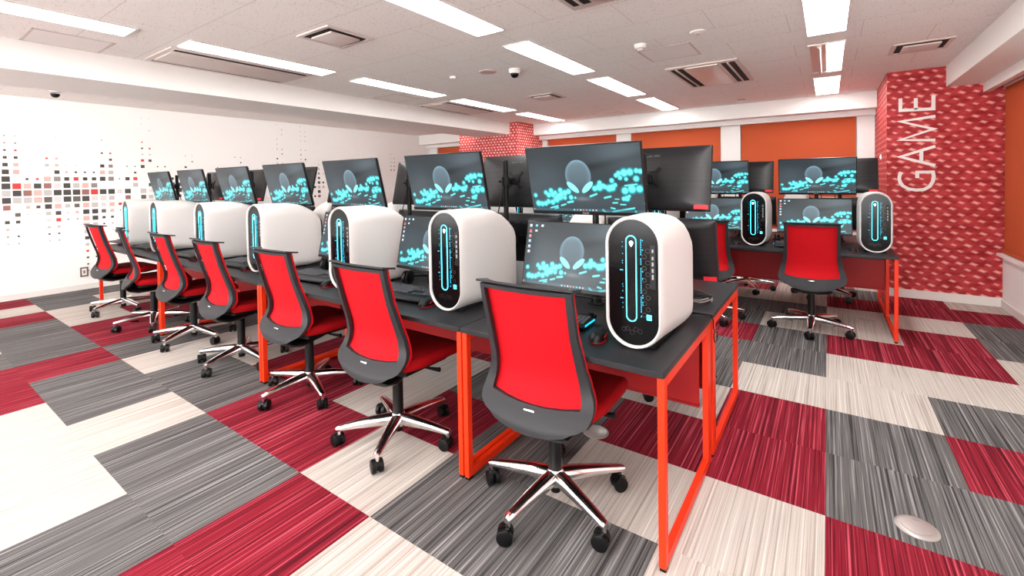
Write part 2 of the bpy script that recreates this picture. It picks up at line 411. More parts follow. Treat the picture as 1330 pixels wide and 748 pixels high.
# right wall: parapet below the blinds
room_box('wall_right', 'white', (XR, XR + .12, YF, YB, 0, .52), (XR + .05, XR + .12, YF, YB, .52, H))
room_box('trim_1', 'white', (XR - .045, XR + .05, YF, 4.36, .515, .54))          # window sill
room_box('wall_back', 'white', (XL, XR + .1, YB, YB + .1, 0, H), (XL, XR, YB - .06, YB, 0, .53),
         (-8.05, -7.80, YB - .06, YB, .53, 2.24), (-4.82, -4.70, YB - .06, YB, .53, 2.24), (-3.22, -2.94, YB - .06, YB, .53, 2.24),
         (-1.43, -1.14, YB - .06, YB, .53, 2.24), (.345, .56, YB - .06, YB, .53, 2.24))
# beams and boxed-in soffits
room_box('beam_back', 'beam', (XL, .545, 5.6, YB, 2.242, H))
room_box('trim_2', 'beam', (XL, .545, 5.82, 5.93, 2.168, 2.242))                 # blind box below the beam
room_box('beam_left', 'beam', (-5.81, -5.0, YF, 5.10, 2.232, H))
room_box('beam_right', 'beam', (1.02, XR + .05, YF, 4.40, 2.245, H))
room_box('trim_3', 'beam', (1.294, 1.345, YF, 4.38, 2.155, 2.245))
# wallpapered pillars
room_box('pillar_game', ['paper', 'base'], (.543, XR + .06, 4.36, YB, .09, H), (.538, XR + .05, 4.352, YB, 0, .09, 1))
room_box('pillar_dotted', ['paper2', 'base'], (-6.28, -4.82, 5.03, YB, .09, H), (-6.285, -4.815, 5.022, YB, 0, .09, 1))
room_box('baseboard_left', 'base', (XL, XL + .012, YF, YB, 0, .07))
room_box('baseboard_right', 'base', (XR - .012, XR, YF, 4.35, 0, .075))
room_box('baseboard_back', 'base', (XL, .53, YB - .075, YB - .06, 0, .075))

# roller blinds
def blind(x0, x1, label, right=None):
    t = empty('roller_blind', ((x0 + x1) / 2, YB - .035, .55)) if right is None else empty('roller_blind', (XR + .0, right, .55), -PI / 2)
    w = (x1 - x0) / 2; top = 2.20 - .55
    bm = BM(); bx(bm, -w, w, -.0015, .0015, .03, top); finish('fabric', bm, 'orange', t, smooth=False)
    bm = BM(); bx(bm, -w, w, -.012, .012, 0, .03, .004); finish('bottom_bar', bm, 'orange', t)
    bm = BM(); lathe(bm, [(.02, -w), (.02, w)], 14, Matrix.Translation((0, .004, top - .005)) @ Matrix.Rotation(PI / 2, 4, 'Y')); finish('roller_tube', bm, 'white_pl', t)
    tag(t, label, 'blind', None)
for x0, x1, l in ((-7.79, -6.30, 'orange roller blind beside the square-patterned white wall'), (-4.69, -3.23, 'orange roller blind next to the dotted red pillar'),
                  (-2.93, -1.44, 'orange roller blind between two white piers, mid back wall'), (-1.13, .335, 'wide orange roller blind behind the dual-screen desk by the GAME pillar')):
    blind(x0, x1, l)
blind(-.85, .85, 'orange roller blind on the side window meeting the GAME pillar', right=3.46)

# unseen slim light strips added behind the beam to brighten the mural wall
for k_ in range(5):
    y_ = 3.9 - 2.1 * k_
    t = tag(empty('added_cove_light', (-5.83, y_, 2.36)), f'slim added cove light strip on the beam facing the mural wall, {("first", "second", "third", "fourth", "fifth")[k_]} from the blinds', 'light', 'added cove lights behind the beam')
    bm = BM(); bx(bm, -.02, .02, -.98, .98, -.02, .03, .003); finish('housing', bm, 'white_pl', t)
    bm = BM(); bx(bm, -.024, -.0205, -.96, .96, -.015, .025); finish('diffuser', bm, 'cove', t, smooth=False)

# GAME sign: flat white lettering climbing the pillar
sign = tag(empty('wall_sign', (.78, 4.36, 1.15)), 'white GAME lettering running up the red wallpapered pillar', 'sign')
def stroke_obj(name, paths, w=.031, joints=True):
    bm = BM()
    for pts in paths:
        P = [Vector((x - .78, 0, z - 1.15)) for x, z in pts]; N = len(P)
        L, R = [], []
        for i, p in enumerate(P):
            d1 = (P[i] - P[i - 1]).normalized() if i else None
            d2 = (P[i + 1] - P[i]).normalized() if i < N - 1 else None
            if d1 is None: n = Vector((-d2.z, 0, d2.x)); s = 1
            elif d2 is None: n = Vector((-d1.z, 0, d1.x)); s = 1
            else:
                n1, n2 = Vector((-d1.z, 0, d1.x)), Vector((-d2.z, 0, d2.x)); n = (n1 + n2)
                if n.length < .3: n = n1
                n.normalize(); s = min(1 / max(.28, n.dot(n1)), 2.2)
            L.append(p + n * w / 2 * s); R.append(p - n * w / 2 * s)
        for i in range(N - 1):
            a = [bm.verts.new(q + Vector((0, -.006, 0))) for q in (L[i], L[i + 1], R[i + 1], R[i])]
            b = [bm.verts.new(q + Vector((0, -.0005, 0))) for q in (L[i], L[i + 1], R[i + 1], R[i])]
            bm.faces.new(a); bm.faces.new(b[::-1])
            for k in range(4): bm.faces.new((a[k], b[k], b[(k + 1) % 4], a[(k + 1) % 4]))
    o = finish(name, bm, 'letter', sign, smooth=False)
stroke_obj('letter', [[(.656, 2.165), (.656, 2.035), (.922, 2.027), (.922, 2.170)], [(.782, 2.032), (.782, 2.155)]])
stroke_obj('letter', [[(.938, 1.948), (.655, 1.916), (.925, 1.815), (.655, 1.716), (.938, 1.697)]])
stroke_obj('letter', [[(.938, 1.632), (.655, 1.533), (.938, 1.430)], [(.828, 1.585), (.828, 1.477)]])
stroke_obj('letter', [[(.664, 1.366), (.652, 1.335), (.648, 1.295), (.656, 1.254), (.680, 1.215), (.726, 1.183), (.789, 1.170), (.851, 1.177), (.894, 1.207), (.920, 1.260), (.927, 1.315), (.920, 1.362), (.796, 1.362), (.796, 1.299)]])

# ------------------------------------------------------------------ ceiling fittings
def fixture_proto(off=False):
    t = empty('ceiling_light')
    L, Wd = 1.25, .245
    bm = BM()
    for b in ((-Wd / 2 - .012, -Wd / 2, -L / 2 - .012, L / 2 + .012), (Wd / 2, Wd / 2 + .012, -L / 2 - .012, L / 2 + .012), (-Wd / 2, Wd / 2, -L / 2 - .012, -L / 2), (-Wd / 2, Wd / 2, L / 2, L / 2 + .012)):
        bx(bm, *b, -.010, 0)
    finish('frame', bm, 'white_pl', t, smooth=False)
    for s in (-1, 1):
        x0, x1 = (.004, Wd / 2) if s > 0 else (-Wd / 2, -.004)
        if off and s < 0:
            bm = BM(); bx(bm, x0, x1, -L / 2, L / 2, -.003, 0); finish('reflector', bm, 'reflector', t, smooth=False)
            bm = BM(); lathe(bm, [(.0125, -L / 2 + .04), (.0125, L / 2 - .04)], 14, Matrix.Translation((-.055, 0, -.018)) @ Matrix.Rotation(-PI / 2, 4, 'X')); finish('unlit_tube', bm, 'lampoff', t)
        else:
            bm = BM(); bx(bm, x0, x1, -L / 2, L / 2, -.006, -.001); finish('diffuser', bm, 'lamp', t, smooth=False)
    for s in (-1, 1):
        for e in (-1, 1):
            bm = BM(); bx(bm, s * .06 - .022, s * .06 + .022, e * (L / 2 - .035) - .006, e * (L / 2 - .035) + .006, -.014, -.005, .003)
            finish('lamp_socket', bm, 'vent', t)
    return t
lamp = fixture_proto(); lampb = fixture_proto(True)
rown = {-4.14: 'row by the mural wall', -2.08: 'middle row', 0.0: 'row by the GAME pillar'}
orde = {-3: 'sixth', -2: 'eighth', -1: 'seventh'}
ORD = ['first', 'second', 'third', 'fourth', 'fifth', 'sixth', 'seventh', 'eighth']
for x in (-4.14, -2.08, 0.0):
    for q, c in enumerate((4.785, 3.195, 1.595, -.005, -1.605, -3.2, -4.8)):
        if x == 0.0 and q == 1: r, _ = place(lampb, (x, c, H))
        else: r, _ = place(lamp, (x, c, H))
        lab = f'long recessed ceiling light, {ORD[q]} from the blinds in the {rown[x]}'
        if x == 0.0 and q == 1: lab = 'recessed ceiling light with one half dark and an unlit tube'
        tag(r, lab, 'ceiling light', 'recessed ceiling lights')

def ac_long(name, x0, x1, y0, y1, label):     # cassette with two long slots along y
    cx, cy = (x0 + x1) / 2, (y0 + y1) / 2; t = empty(name, (cx, cy, H)); w, l = (x1 - x0) / 2, (y1 - y0) / 2
    bm = BM(); bx(bm, -w, w, -l, l, -.012, 0, .004); finish('face_plate', bm, 'vent', t)
    bm = BM(); bx(bm, -w * .55, w * .55, -l * .93, l * .93, -.022, -.011, .004); finish('intake_panel', bm, 'vent', t)
    for s in (-1, 1):
        bm = BM(); bx(bm, s * w * .78 - .024, s * w * .78 + .024, -l * .93, l * .93, -.0135, -.0115); finish('slot', bm, 'dark', t, smooth=False)
        bm = BM(); bx(bm, s * w * .78 - s * .034 - .008, s * w * .78 - s * .034 + .008, -l * .93, l * .93, -.020, -.0125, .001); finish('louvre', bm, 'vent', t)
    tag(t, label, 'air vent')
ac_long('air_conditioner', -4.93, -4.31, -.67, .56, 'long ceiling air conditioner panel with two thin slots, over the mural side')
ac_long('air_conditioner', -4.93, -4.31, 2.56, 3.72, 'slotted ceiling air conditioner panel close to the dotted pillar')
def ac_wide(cx, cy, label):
    t = empty('air_conditioner', (cx, cy, H)); w, l = .335, .585
    bm = BM(); bx(bm, -w, w, -l, l, -.014, 0, .004); finish('face_plate', bm, 'vent', t)
    bm = BM(); bx(bm, -.15, .15, -l * .9, l * .9, -.024, -.012, .004); finish('intake_panel', bm, 'reflector', t)
    for s in (-1, 1):
        for a in (.205, .275):
            bm = BM(); bx(bm, s * a - .026, s * a + .026, -l * .88, l * .88, -.0158, -.0138); finish('slot', bm, 'dark', t, smooth=False)
        bm = BM(); bx(bm, s * .24 - .008, s * .24 + .008, -l * .88, l * .88, -.026, -.0138, .003); finish('louvre', bm, 'vent', t)
    tag(t, label, 'air vent')
ac_wide(-1.025, 3.19, 'wide ceiling air conditioner with dark double slots and copper-toned panel')
ac_wide(-1.025, 0.0, 'ceiling air conditioner cut by the top edge of the photo')
def sq_vent(cx, cy, label):
    t = empty('air_vent', (cx, cy, H)); w = .2
    bm = BM()
    for b in ((-w, w, -w, -w + .03), (-w, w, w - .03, w), (-w, -w + .03, -w + .03, w - .03), (w - .03, w, -w + .03, w - .03)): bx(bm, *b, -.010, 0)
    finish('frame', bm, 'vent', t, smooth=False)
    bm = BM(); bx(bm, -w + .03, w - .03, -w + .03, w - .03, -.002, -.0005); finish('opening', bm, 'dark', t, smooth=False)
    bm = BM(); bx(bm, -.125, .125, -.125, .125, -.022, -.008, .004); finish('centre_plate', bm, 'vent', t)
    tag(t, label, 'air vent')
sq_vent(-3.09, -.01, 'square ceiling vent between the mural row and middle row of lights')
sq_vent(-3.09, 3.17, 'small square ceiling vent towards the dotted pillar')
sq_vent(.67, 3.2, 'square ceiling vent beside the boxed beam near the GAME pillar')
def hatch(x0, x1, y0, y1, label):
    t = empty('access_hatch', ((x0 + x1) / 2, (y0 + y1) / 2, H)); w, l = (x1 - x0) / 2, (y1 - y0) / 2
    bm = BM()
    for b in ((-w, w, -l, -l + .014), (-w, w, l - .014, l), (-w, -w + .014, -l, l), (w - .014, w, -l, l)): bx(bm, *b, -.003, 0)
    finish('rim', bm, 'reflector', t, smooth=False)
    bm = BM(); bx(bm, -w + .016, w - .016, -l + .016, l - .016, -.002, 0); finish('lid', bm, 'ceil_lid', t, smooth=False)
    tag(t, label, 'access hatch')
hatch(-4.99, -4.56, -1.41, -.95, 'metal-rimmed access hatch by the long light over the mural wall side')
hatch(-1.376, -.93, 1.82, 2.26, 'access hatch in the ceiling next to the smoke detectors')
hatch(-4.91, -4.48, 1.765, 2.21, 'access hatch between the two slotted air conditioner panels')
hatch(-3.31, -2.83, 5.02, 5.39, 'access hatch in the ceiling just before the back beam')
def disc(name, x, y, prof, m, label, cat, z=H, extra=None):
    t = empty(name, (x, y, z))
    bm = BM(); lathe(bm, prof, 24); finish('body_shell', bm, m, t)
    if extra: extra(t)
    return tag(t, label, cat)
def cham(t):
    bm = BM(); lathe(bm, [(.022, -.052), (.03, -.04), (.03, -.034)], 20); finish('sensing_chamber', bm, 'vent', t)
disc('smoke_detector', -1.28, 1.64, [(.030, -.036), (.045, -.032), (.052, -.018), (.055, 0)], 'white_pl', 'bulging smoke detector at the corner of a ceiling hatch', 'smoke detector', extra=cham)
def ringd(t):
    bm = BM(); lathe(bm, [(.02, -.02), (.028, -.012)], 20); finish('sensor_dot', bm, 'vent', t)
disc('smoke_detector', -.81, 1.58, [(.032, -.014), (.056, -.010), (.06, 0)], 'white_pl', 'flat round detector beside the hatch, closer to the light row', 'smoke detector', extra=ringd)
disc('smoke_detector', -3.28, 1.54, [(.03, -.022), (.04, -.015), (.045, 0)], 'white_pl', 'small round detector left of the flush ceiling speaker'.replace('left of', 'next to'), 'smoke detector', extra=ringd)
def grl(t):
    bm = BM(); lathe(bm, [(.001, -.0105), (.072, -.0105), (.078, -.008)], 28, cap=False); finish('grille', bm, 'reflector', t)
disc('ceiling_speaker', -2.85, 1.58, [(.085, -.008), (.09, -.004), (.09, 0)], 'vent', 'round flush ceiling speaker between a detector and a dome camera', 'speaker', extra=grl)
def dome(t):
    bm = BM(); lathe(bm, [(.004, -.088), (.022, -.084), (.036, -.07), (.042, -.05), (.042, -.044)], 20); finish('camera_dome', bm, 'gloss', t)
disc('security_camera', -2.58, 1.67, [(.045, -.046), (.055, -.04), (.058, -.02), (.058, 0)], 'white_pl', 'black dome security camera hanging from the ceiling', 'security camera', extra=dome)
disc('security_camera', -7.25, -.81, [(.035, -.03), (.05, -.026), (.055, 0)], 'vent', 'small security camera on the ceiling strip above the mural wall', 'security camera', extra=lambda t: dome(t))
t = tag(empty('vent_grille', (-1.02, 5.17, H)), 'tiny slotted grille near the back beam', 'air vent')
bm = BM(); bx(bm, -.06, .06, -.03, .03, -.004, 0, .001); finish('face_plate', bm, 'reflector', t)
for k in range(3):
    bm = BM(); bx(bm, -.05, .05, -.02 + k * .016, -.012 + k * .016, -.005, -.0038); finish('slot', bm, 'dark', t, smooth=False)
# wall outlet below the mural
t = tag(empty('wall_outlet', (XL, -.453, .23), PI / 2), 'brown outlet cover low on the square-patterned wall', 'outlet')
bm = BM()
for b in ((-.04, .04, .045, .062), (-.04, .04, -.062, -.045), (-.04, -.024, -.045, .045), (.024, .04, -.045, .045)): bx(bm, b[0], b[1], -.009, 0, b[2], b[3])
finish('cover_plate', bm, 'brown', t, smooth=False)
bm = BM(); bx(bm, -.024, .024, -.006, 0, -.045, .045, .002); finish('socket_face', bm, 'white_pl', t)
bm = BM(); bx(bm, -.010, .010, -.0075, -.0055, -.02, .02); finish('socket_slot', bm, 'brown', t, smooth=False)
def floor_box(x, y, label):
    t = empty('floor_outlet', (x, y, 0))
    bm = BM(); lathe(bm, [(.078, .0), (.078, .003), (.072, .007), (.060, .008)], 32); finish('rim', bm, 'alu', t)
    bm = BM(); lathe(bm, [(.056, .0078), (.056, .0105), (.05, .0115)], 32); finish('lid', bm, 'alu', t)
    bm = BM(); bx(bm, -.012, .012, .03, .04, .011, .0125, .001); finish('latch', bm, 'grey', t)
    t.scale = (.86, .86, 1); tag(t, label, 'floor outlet')
floor_box(.285, .112, 'round metal floor outlet on open grey carpet')
floor_box(-1.00, .06, 'round metal floor outlet under the desk beside a red chair seat')
floor_box(.301, 3.198, 'round metal floor outlet under the GAME pillar desk')
# pillar call button
t = tag(empty('wall_button', (.543, 5.0, 1.56), -PI / 2), 'small white button plate on the narrow side of the GAME pillar', 'button')
bm = BM(); bx(bm, -.03, .03, -.008, 0, -.03, .03, .003); finish('cover_plate', bm, 'white_pl', t)
bm = BM(); lathe(bm, [(.012, .008), (.012, .012)], 14, Matrix.Rotation(PI / 2, 4, 'X')); finish('push_button', bm, 'logo', t)

# ------------------------------------------------------------------ desks
TOP = .69
def desk(x0, x1, y0, y1, label, rows, open_left=False):
    """x0<x1, y0 front (chair side) edge, y1 rear edge, may be y0>y1 for the facing row"""
    s = 1 if y1 > y0 else -1
    t = empty('computer_desk', ((x0 + x1) / 2, y0, 0), 0 if s > 0 else PI)
    w = (x1 - x0) / 2; d = abs(y1 - y0)
    bm = BM(); bx(bm, -w, w, 0, d, TOP - .022, TOP, .002, 1); finish('desktop', bm, 'desk', t)
    for e in (-1, 1):
        a, b = (w - .027, w - .002) if e > 0 else (-w + .002, -w + .027)
        bm = BM()
        bx(bm, a, b, .015, .045, 0.012, TOP - .0225, .001, 1); bx(bm, a, b, d - .070, d - .010, .012, TOP - .0225, .001, 1)
        bx(bm, a, b, .045, d - .070, .0125, .047, .0, 1); bx(bm, a, b, .045, d - .070, TOP - .058, TOP - .0225, .0, 1)
        f = finish('end_frame', bm, 'frame', t)
        for yy, hy_ in ((.030, .013), (d - .040, .027)):
            bm = BM(); bx(bm, a + .002, b - .002, yy - hy_, yy + hy_, 0, .0125, .001, 1); finish('foot_pad', bm, 'matteblack', f)
    bm = BM(); bx(bm, -w + .036, w - .036, d - .10, d - .085, .30, TOP - .024, .001, 1); bx(bm, -w + .036, w - .036, d - .10, d - .075, .29, .305, .001, 1)
    finish('modesty_panel', bm, 'panel', t)
    bm = BM(); bx(bm, -w + .05, w - .05, d - .22, d - .12, TOP - .105, TOP - .10); bx(bm, -w + .05, w - .05, d - .225, d - .218, TOP - .105, TOP - .024); bx(bm, -w + .05, w - .05, d - .122, d - .116, TOP - .105, TOP - .024)
    finish('cable_tray', bm, 'black', t, smooth=False)
    tag(t, label, 'desk', rows)
    return t
AX = [-.435, -1.335, -3.125, -4.915, -6.705]
an = ['single-seat', 'two-seat', 'two-seat', 'two-seat']
pos = ['at the open end', 'second unit from the open end', 'third unit from the open end', 'ending towards the mural wall']
for k in range(4):
    desk(AX[k + 1] + .002, AX[k] - .002, -.63, .12, f'black-topped {an[k]} desk on orange-red frame in the front row, {pos[k]}', 'front row of desks')
    desk(AX[k + 1] + .002, AX[k] - .002, .90, .15, f'black-topped {an[k]} desk back to back behind the front row, {pos[k]}', 'second row of desks')
CX = [.47, -1.32, -3.11, -4.90]
cp = ['standing before the GAME pillar', 'second unit from the GAME pillar', 'third unit from the GAME pillar']
for k in range(3):
    desk(CX[k + 1] + .002, CX[k] - .002, 2.51, 3.26, f'black-topped desk on red frame in the third row, {cp[k]}', 'third row of desks')
    desk(CX[k + 1] + .002, CX[k] - .002, 4.04, 3.29, f'black-topped red-framed desk in the blinds row, {cp[k]}', 'row of desks along the blinds')

# ------------------------------------------------------------------ office chair (faces +y)
BP = [(.94, -.245), (.90, -.238), (.84, -.222), (.77, -.203), (.70, -.182), (.64, -.163), (.59, -.152), (.55, -.153), (.51, -.168), (.47, -.196), (.44, -.212), (.415, -.215)]
WO = [(.94, .196), (.77, .196), (.64, .207), (.57, .222), (.52, .238), (.48, .242), (.455, .228), (.44, .205), (.415, .15)]
WI = [(.94, .175), (.85, .173), (.77, .171), (.64, .176), (.57, .185), (.52, .194), (.50, .192), (.455, .17), (.415, .12)]
def interp(tab, z):
    if z >= tab[0][0]: return tab[0][1]
    for (a, va), (b, vb) in zip(tab, tab[1:]):
        if b <= z <= a: 
            f = (a - z) / (a - b); return va + (vb - va) * f
    return tab[-1][1]
def make_chair():
    t = empty('office_chair')
    def by(s, z): return interp(BP, z) + .035 * (s * s) * (1 if z > .5 else .9)
    zs = [.94, .925, .88, .84, .80, .77, .73, .70, .67, .64, .615, .59, .57, .545, .525, .505, .49, .47, .455, .44, .425, .41]
    us = [-1, -.95, 0, 1, 2, 3, .95, 1]       # columns: outer, inner, middle..., inner, outer
    def fr(u, z):
        i = u; wo, wi = interp(WO, z), interp(WI, z)
        x = [-wo, -wo + .006, -wi, -wi * .66, -wi * .33, 0, wi * .33, wi * .66, wi, wo - .006, wo][i]
        s = x / .24
        zz = z
        if z < .60: zz = z - .024 * (1 - (x / wo) ** 2) * min(1, (.60 - z) / .06)
        return (x, by(s, z) - .012 * (1 - abs(s)) * 0, zz)
    bm = BM()
    slab(bm, fr, list(range(11)), zs, (0, -.020, 0), skip=lambda i, j: 2 <= i <= 7 and 1 <= j <= 14)
    f = finish('back_frame', bm, 'charcoal', t, 40)
    bm = BM(); bx(bm, -.022, .022, -.0035, 0, -.003, .003, .001); b = finish('badge', bm, 'chrome', f); b.location = (0, by(0, .485) - .021, .468); b.rotation_euler = (-.5, 0, 0)
    # top lip, flaring backwards at the corners
    bm = BM()
    def lip(u, v):
        x = u * .207; return (x, -.243 + .035 * u * u - .004 - v * (.010 + .030 * abs(u) ** 3), .941 + .006 * v)
    slab(bm, lip, [k / 10 for k in range(-10, 11)], [-.9, 0, .5, 1], (0, 0, .009)); finish('top_rail', bm, 'charcoal', t, 50)
    # mesh back
    bm = BM()
    def ms(u, z):
        w = interp(WO, z) - .003; x = u * w; s = x / .24
        return (x, by(s, z) + .004 + (.006 if z < .55 else .003), z)
    slab(bm, ms, [k / 6 for k in range(-6, 7)], [.938, .90, .84, .80, .77, .73, .70, .67, .64, .615, .59, .57, .55, .53, .51, .49, .475], (0, .010, 0)); finish('backrest', bm, 'mesh', t, 60)
    # seat
    bm = BM()
    rings = []
    for y, w, z0, z1 in ((-.145, .13, .452, .462), (-.14, .20, .440, .478), (-.12, .225, .432, .486), (-.03, .240, .428, .482), (.10, .243, .428, .486), (.20, .238, .424, .482), (.26, .225, .415, .468), (.285, .20, .415, .447), (.29, .15, .42, .435)):
        r = min(.022, (z1 - z0) / 2.2); ring = []
        for sx, sz, a0 in ((1, -1, -90), (1, 1, 0), (-1, 1, 90), (-1, -1, 180)):
            cx_, cz_ = sx * (w - r), (z0 + r if sz < 0 else z1 - r)
            for k in range(4):
                a = math.radians(a0 + 30 * k); ring.append((cx_ + r * math.cos(a), y, cz_ + r * math.sin(a)))
        rings.append(ring)
    loft(bm, rings); finish('seat', bm, 'seat', t, 60)
    bm = BM(); rings = []
    for y, w, z0, z1 in ((-.16, .12, .415, .44), (-.12, .20, .40, .43), (.15, .20, .398, .428), (.25, .17, .405, .42)):
        rings.append([(w, y, z0 + .01), (w, y, z1), (-w, y, z1), (-w, y, z0 + .01), (-w * .7, y, z0), (w * .7, y, z0)])
    loft(bm, rings); finish('seat_shell', bm, 'black', t)
    # mechanism and back bracket
    bm = BM(); rings = []
    for y, w, z0, z1 in ((-.212, .12, .388, .412), (-.185, .150, .360, .410), (-.12, .145, .338, .405), (-.04, .10, .335, .400), (.06, .08, .345, .400), (.13, .06, .365, .400)):
        ring = []
        for k in range(14):
            a = 2 * PI * k / 14; ring.append((w * math.copysign(abs(math.cos(a)) ** .7, math.cos(a)), y, (z0 + z1) / 2 + (z1 - z0) / 2 * math.sin(a)))
        rings.append(ring)
    loft(bm, rings); finish('tilt_mechanism', bm, 'black', t, 60)
    bm = BM(); tube(bm, [(.06, .06, .385), (.14, .065, .38), (.215, .07, .385), (.235, .07, .388)], [.006, .006, .010, .012], 10); finish('lever', bm, 'matteblack', t)
    bm = BM(); lathe(bm, [(.014, .37), (.014, .315)], 16); finish('piston', bm, 'chrome', t)
    bm = BM(); lathe(bm, [(.027, .125), (.027, .322), (.022, .326)], 20); finish('gas_lift', bm, 'black', t)
    bm = BM(); lathe(bm, [(.026, .07), (.036, .074), (.040, .10), (.034, .132), (.029, .138)], 24); finish('hub', bm, 'chrome', t)
    bm = BM(); lathe(bm, [(.020, .042), (.022, .045), (.022, .075)], 20); finish('lower_tube', bm, 'matteblack', t)
    # one leg, rotated four more times
    legs = []
    bm = BM(); rings = []
    for x, w, z0, z1 in ((.022, .027, .076, .136), (.06, .030, .078, .136), (.12, .028, .080, .131), (.20, .024, .080, .121), (.275, .020, .078, .109), (.300, .018, .076, .104), (.309, .013, .079, .100)):
        ring = []
        for k in range(10):
            a = 2 * PI * k / 10 + PI / 10
            ring.append((x, w * math.copysign(abs(math.cos(a)) ** .8, math.cos(a)), (z0 + z1) / 2 + (z1 - z0) / 2 * math.copysign(abs(math.sin(a)) ** .8, math.sin(a))))
        rings.append(ring)
    loft(bm, rings)
    lathe(bm, [(.009, .058), (.010, .082)], 12, Matrix.Translation((.296, 0, 0)))
    leg = finish('leg', bm, 'chrome', t, 50); legs.append(leg)
    bm = BM()
    for s in (-1, 1):
        lathe(bm, [(.024, -.011), (.030, -.009), (.0315, 0), (.030, .009), (.024, .011)], 22, Matrix.Translation((-.012, s * .017, .0315)) @ Matrix.Rotation(PI / 2, 4, 'X'))
    bx(bm, -.022, .012, -.007, .007, .020, .058, .004)
    hood = [(-.012 + .033 * math.cos(a), .0315 + .033 * math.sin(a)) for a in [PI * k / 8 for k in range(0, 8)]]
    slab(bm, lambda u, v: (hood[u][0], v, hood[u][1]), list(range(1, 7)), [-.009, .009], (0, 0, .004))
    cst = finish('caster', bm, 'black', leg, 40); cst.location = (.296, 0, 0)
    casters = [cst]
    for k in range(1, 5):
        l = leg.copy(); COL.objects.link(l); l.parent = t; l.rotation_euler = (0, 0, 2 * PI * k / 5)
        c = cst.copy(); COL.objects.link(c); c.parent = l; c.location = (.296, 0, 0)
        c.rotation_euler = (0, 0, [0, 1.3, -.8, 2.2, .6][k])
    return t
chair0 = make_chair()
def put_chair(x, y, rz, base, label, group):
    r, parts = place(chair0, (x, y, 0), rz)
    legs = [c for c in parts if c.name.split('.')[0] == 'leg']
    for k, l in enumerate(legs): l.rotation_euler = (0, 0, math.radians(base) - rz + 2 * PI * k / 5)
    tag(r, label, 'chair', group)
SEATW = ['seventh', 'sixth', 'fifth', 'fourth', 'third', 'second', 'first']   # counted from the mural wall
R = math.radians
A_CH = [(-.925, -.505, 2, 47), (-1.84, -.55, 0, 12), (-2.73, -.505, 0, -18), (-3.64, -.505, -2, 1), (-4.52, -.495, -2, 10), (-5.35, -.525, -12, -20), (-6.30, -.51, 3, 8)]
for k, (x, y, a, b) in enumerate(A_CH):
    put_chair(x, y, R(a), b, f'red mesh-back chair on chrome star base, front row, {SEATW[k]} from the mural wall', 'chairs along the front row')
for k in range(7):
    put_chair(-.83 - .895 * k, .85 + .03 * (k % 3), R(180 + [5, -3, 4, -6, 2, 0, 5][k]), [46, 10, 30, 55, 20, 5, 60][k], f'red chair across the desks in the second row, {SEATW[k]} from the mural wall', 'chairs along the second row')
C_CH = [(-.11, 2.56, 2, -8), (-.93, 2.50, 3, 20)]
put_chair(*C_CH[0][:2], R(2), -18, 'red mesh-back chair before the dual screens near the GAME pillar', 'chairs along the third row')
put_chair(*C_CH[1][:2], R(3), 20, 'red chair partly hidden behind a monitor back, third row', 'chairs along the third row')
put_chair(-.02, 3.95, R(176), 30, 'red chair tucked in by the blinds next to the GAME pillar', 'chairs along the blinds')
put_chair(-.80, 3.90, R(184), 12, 'red chair by the blinds, second from the GAME pillar', 'chairs along the blinds')

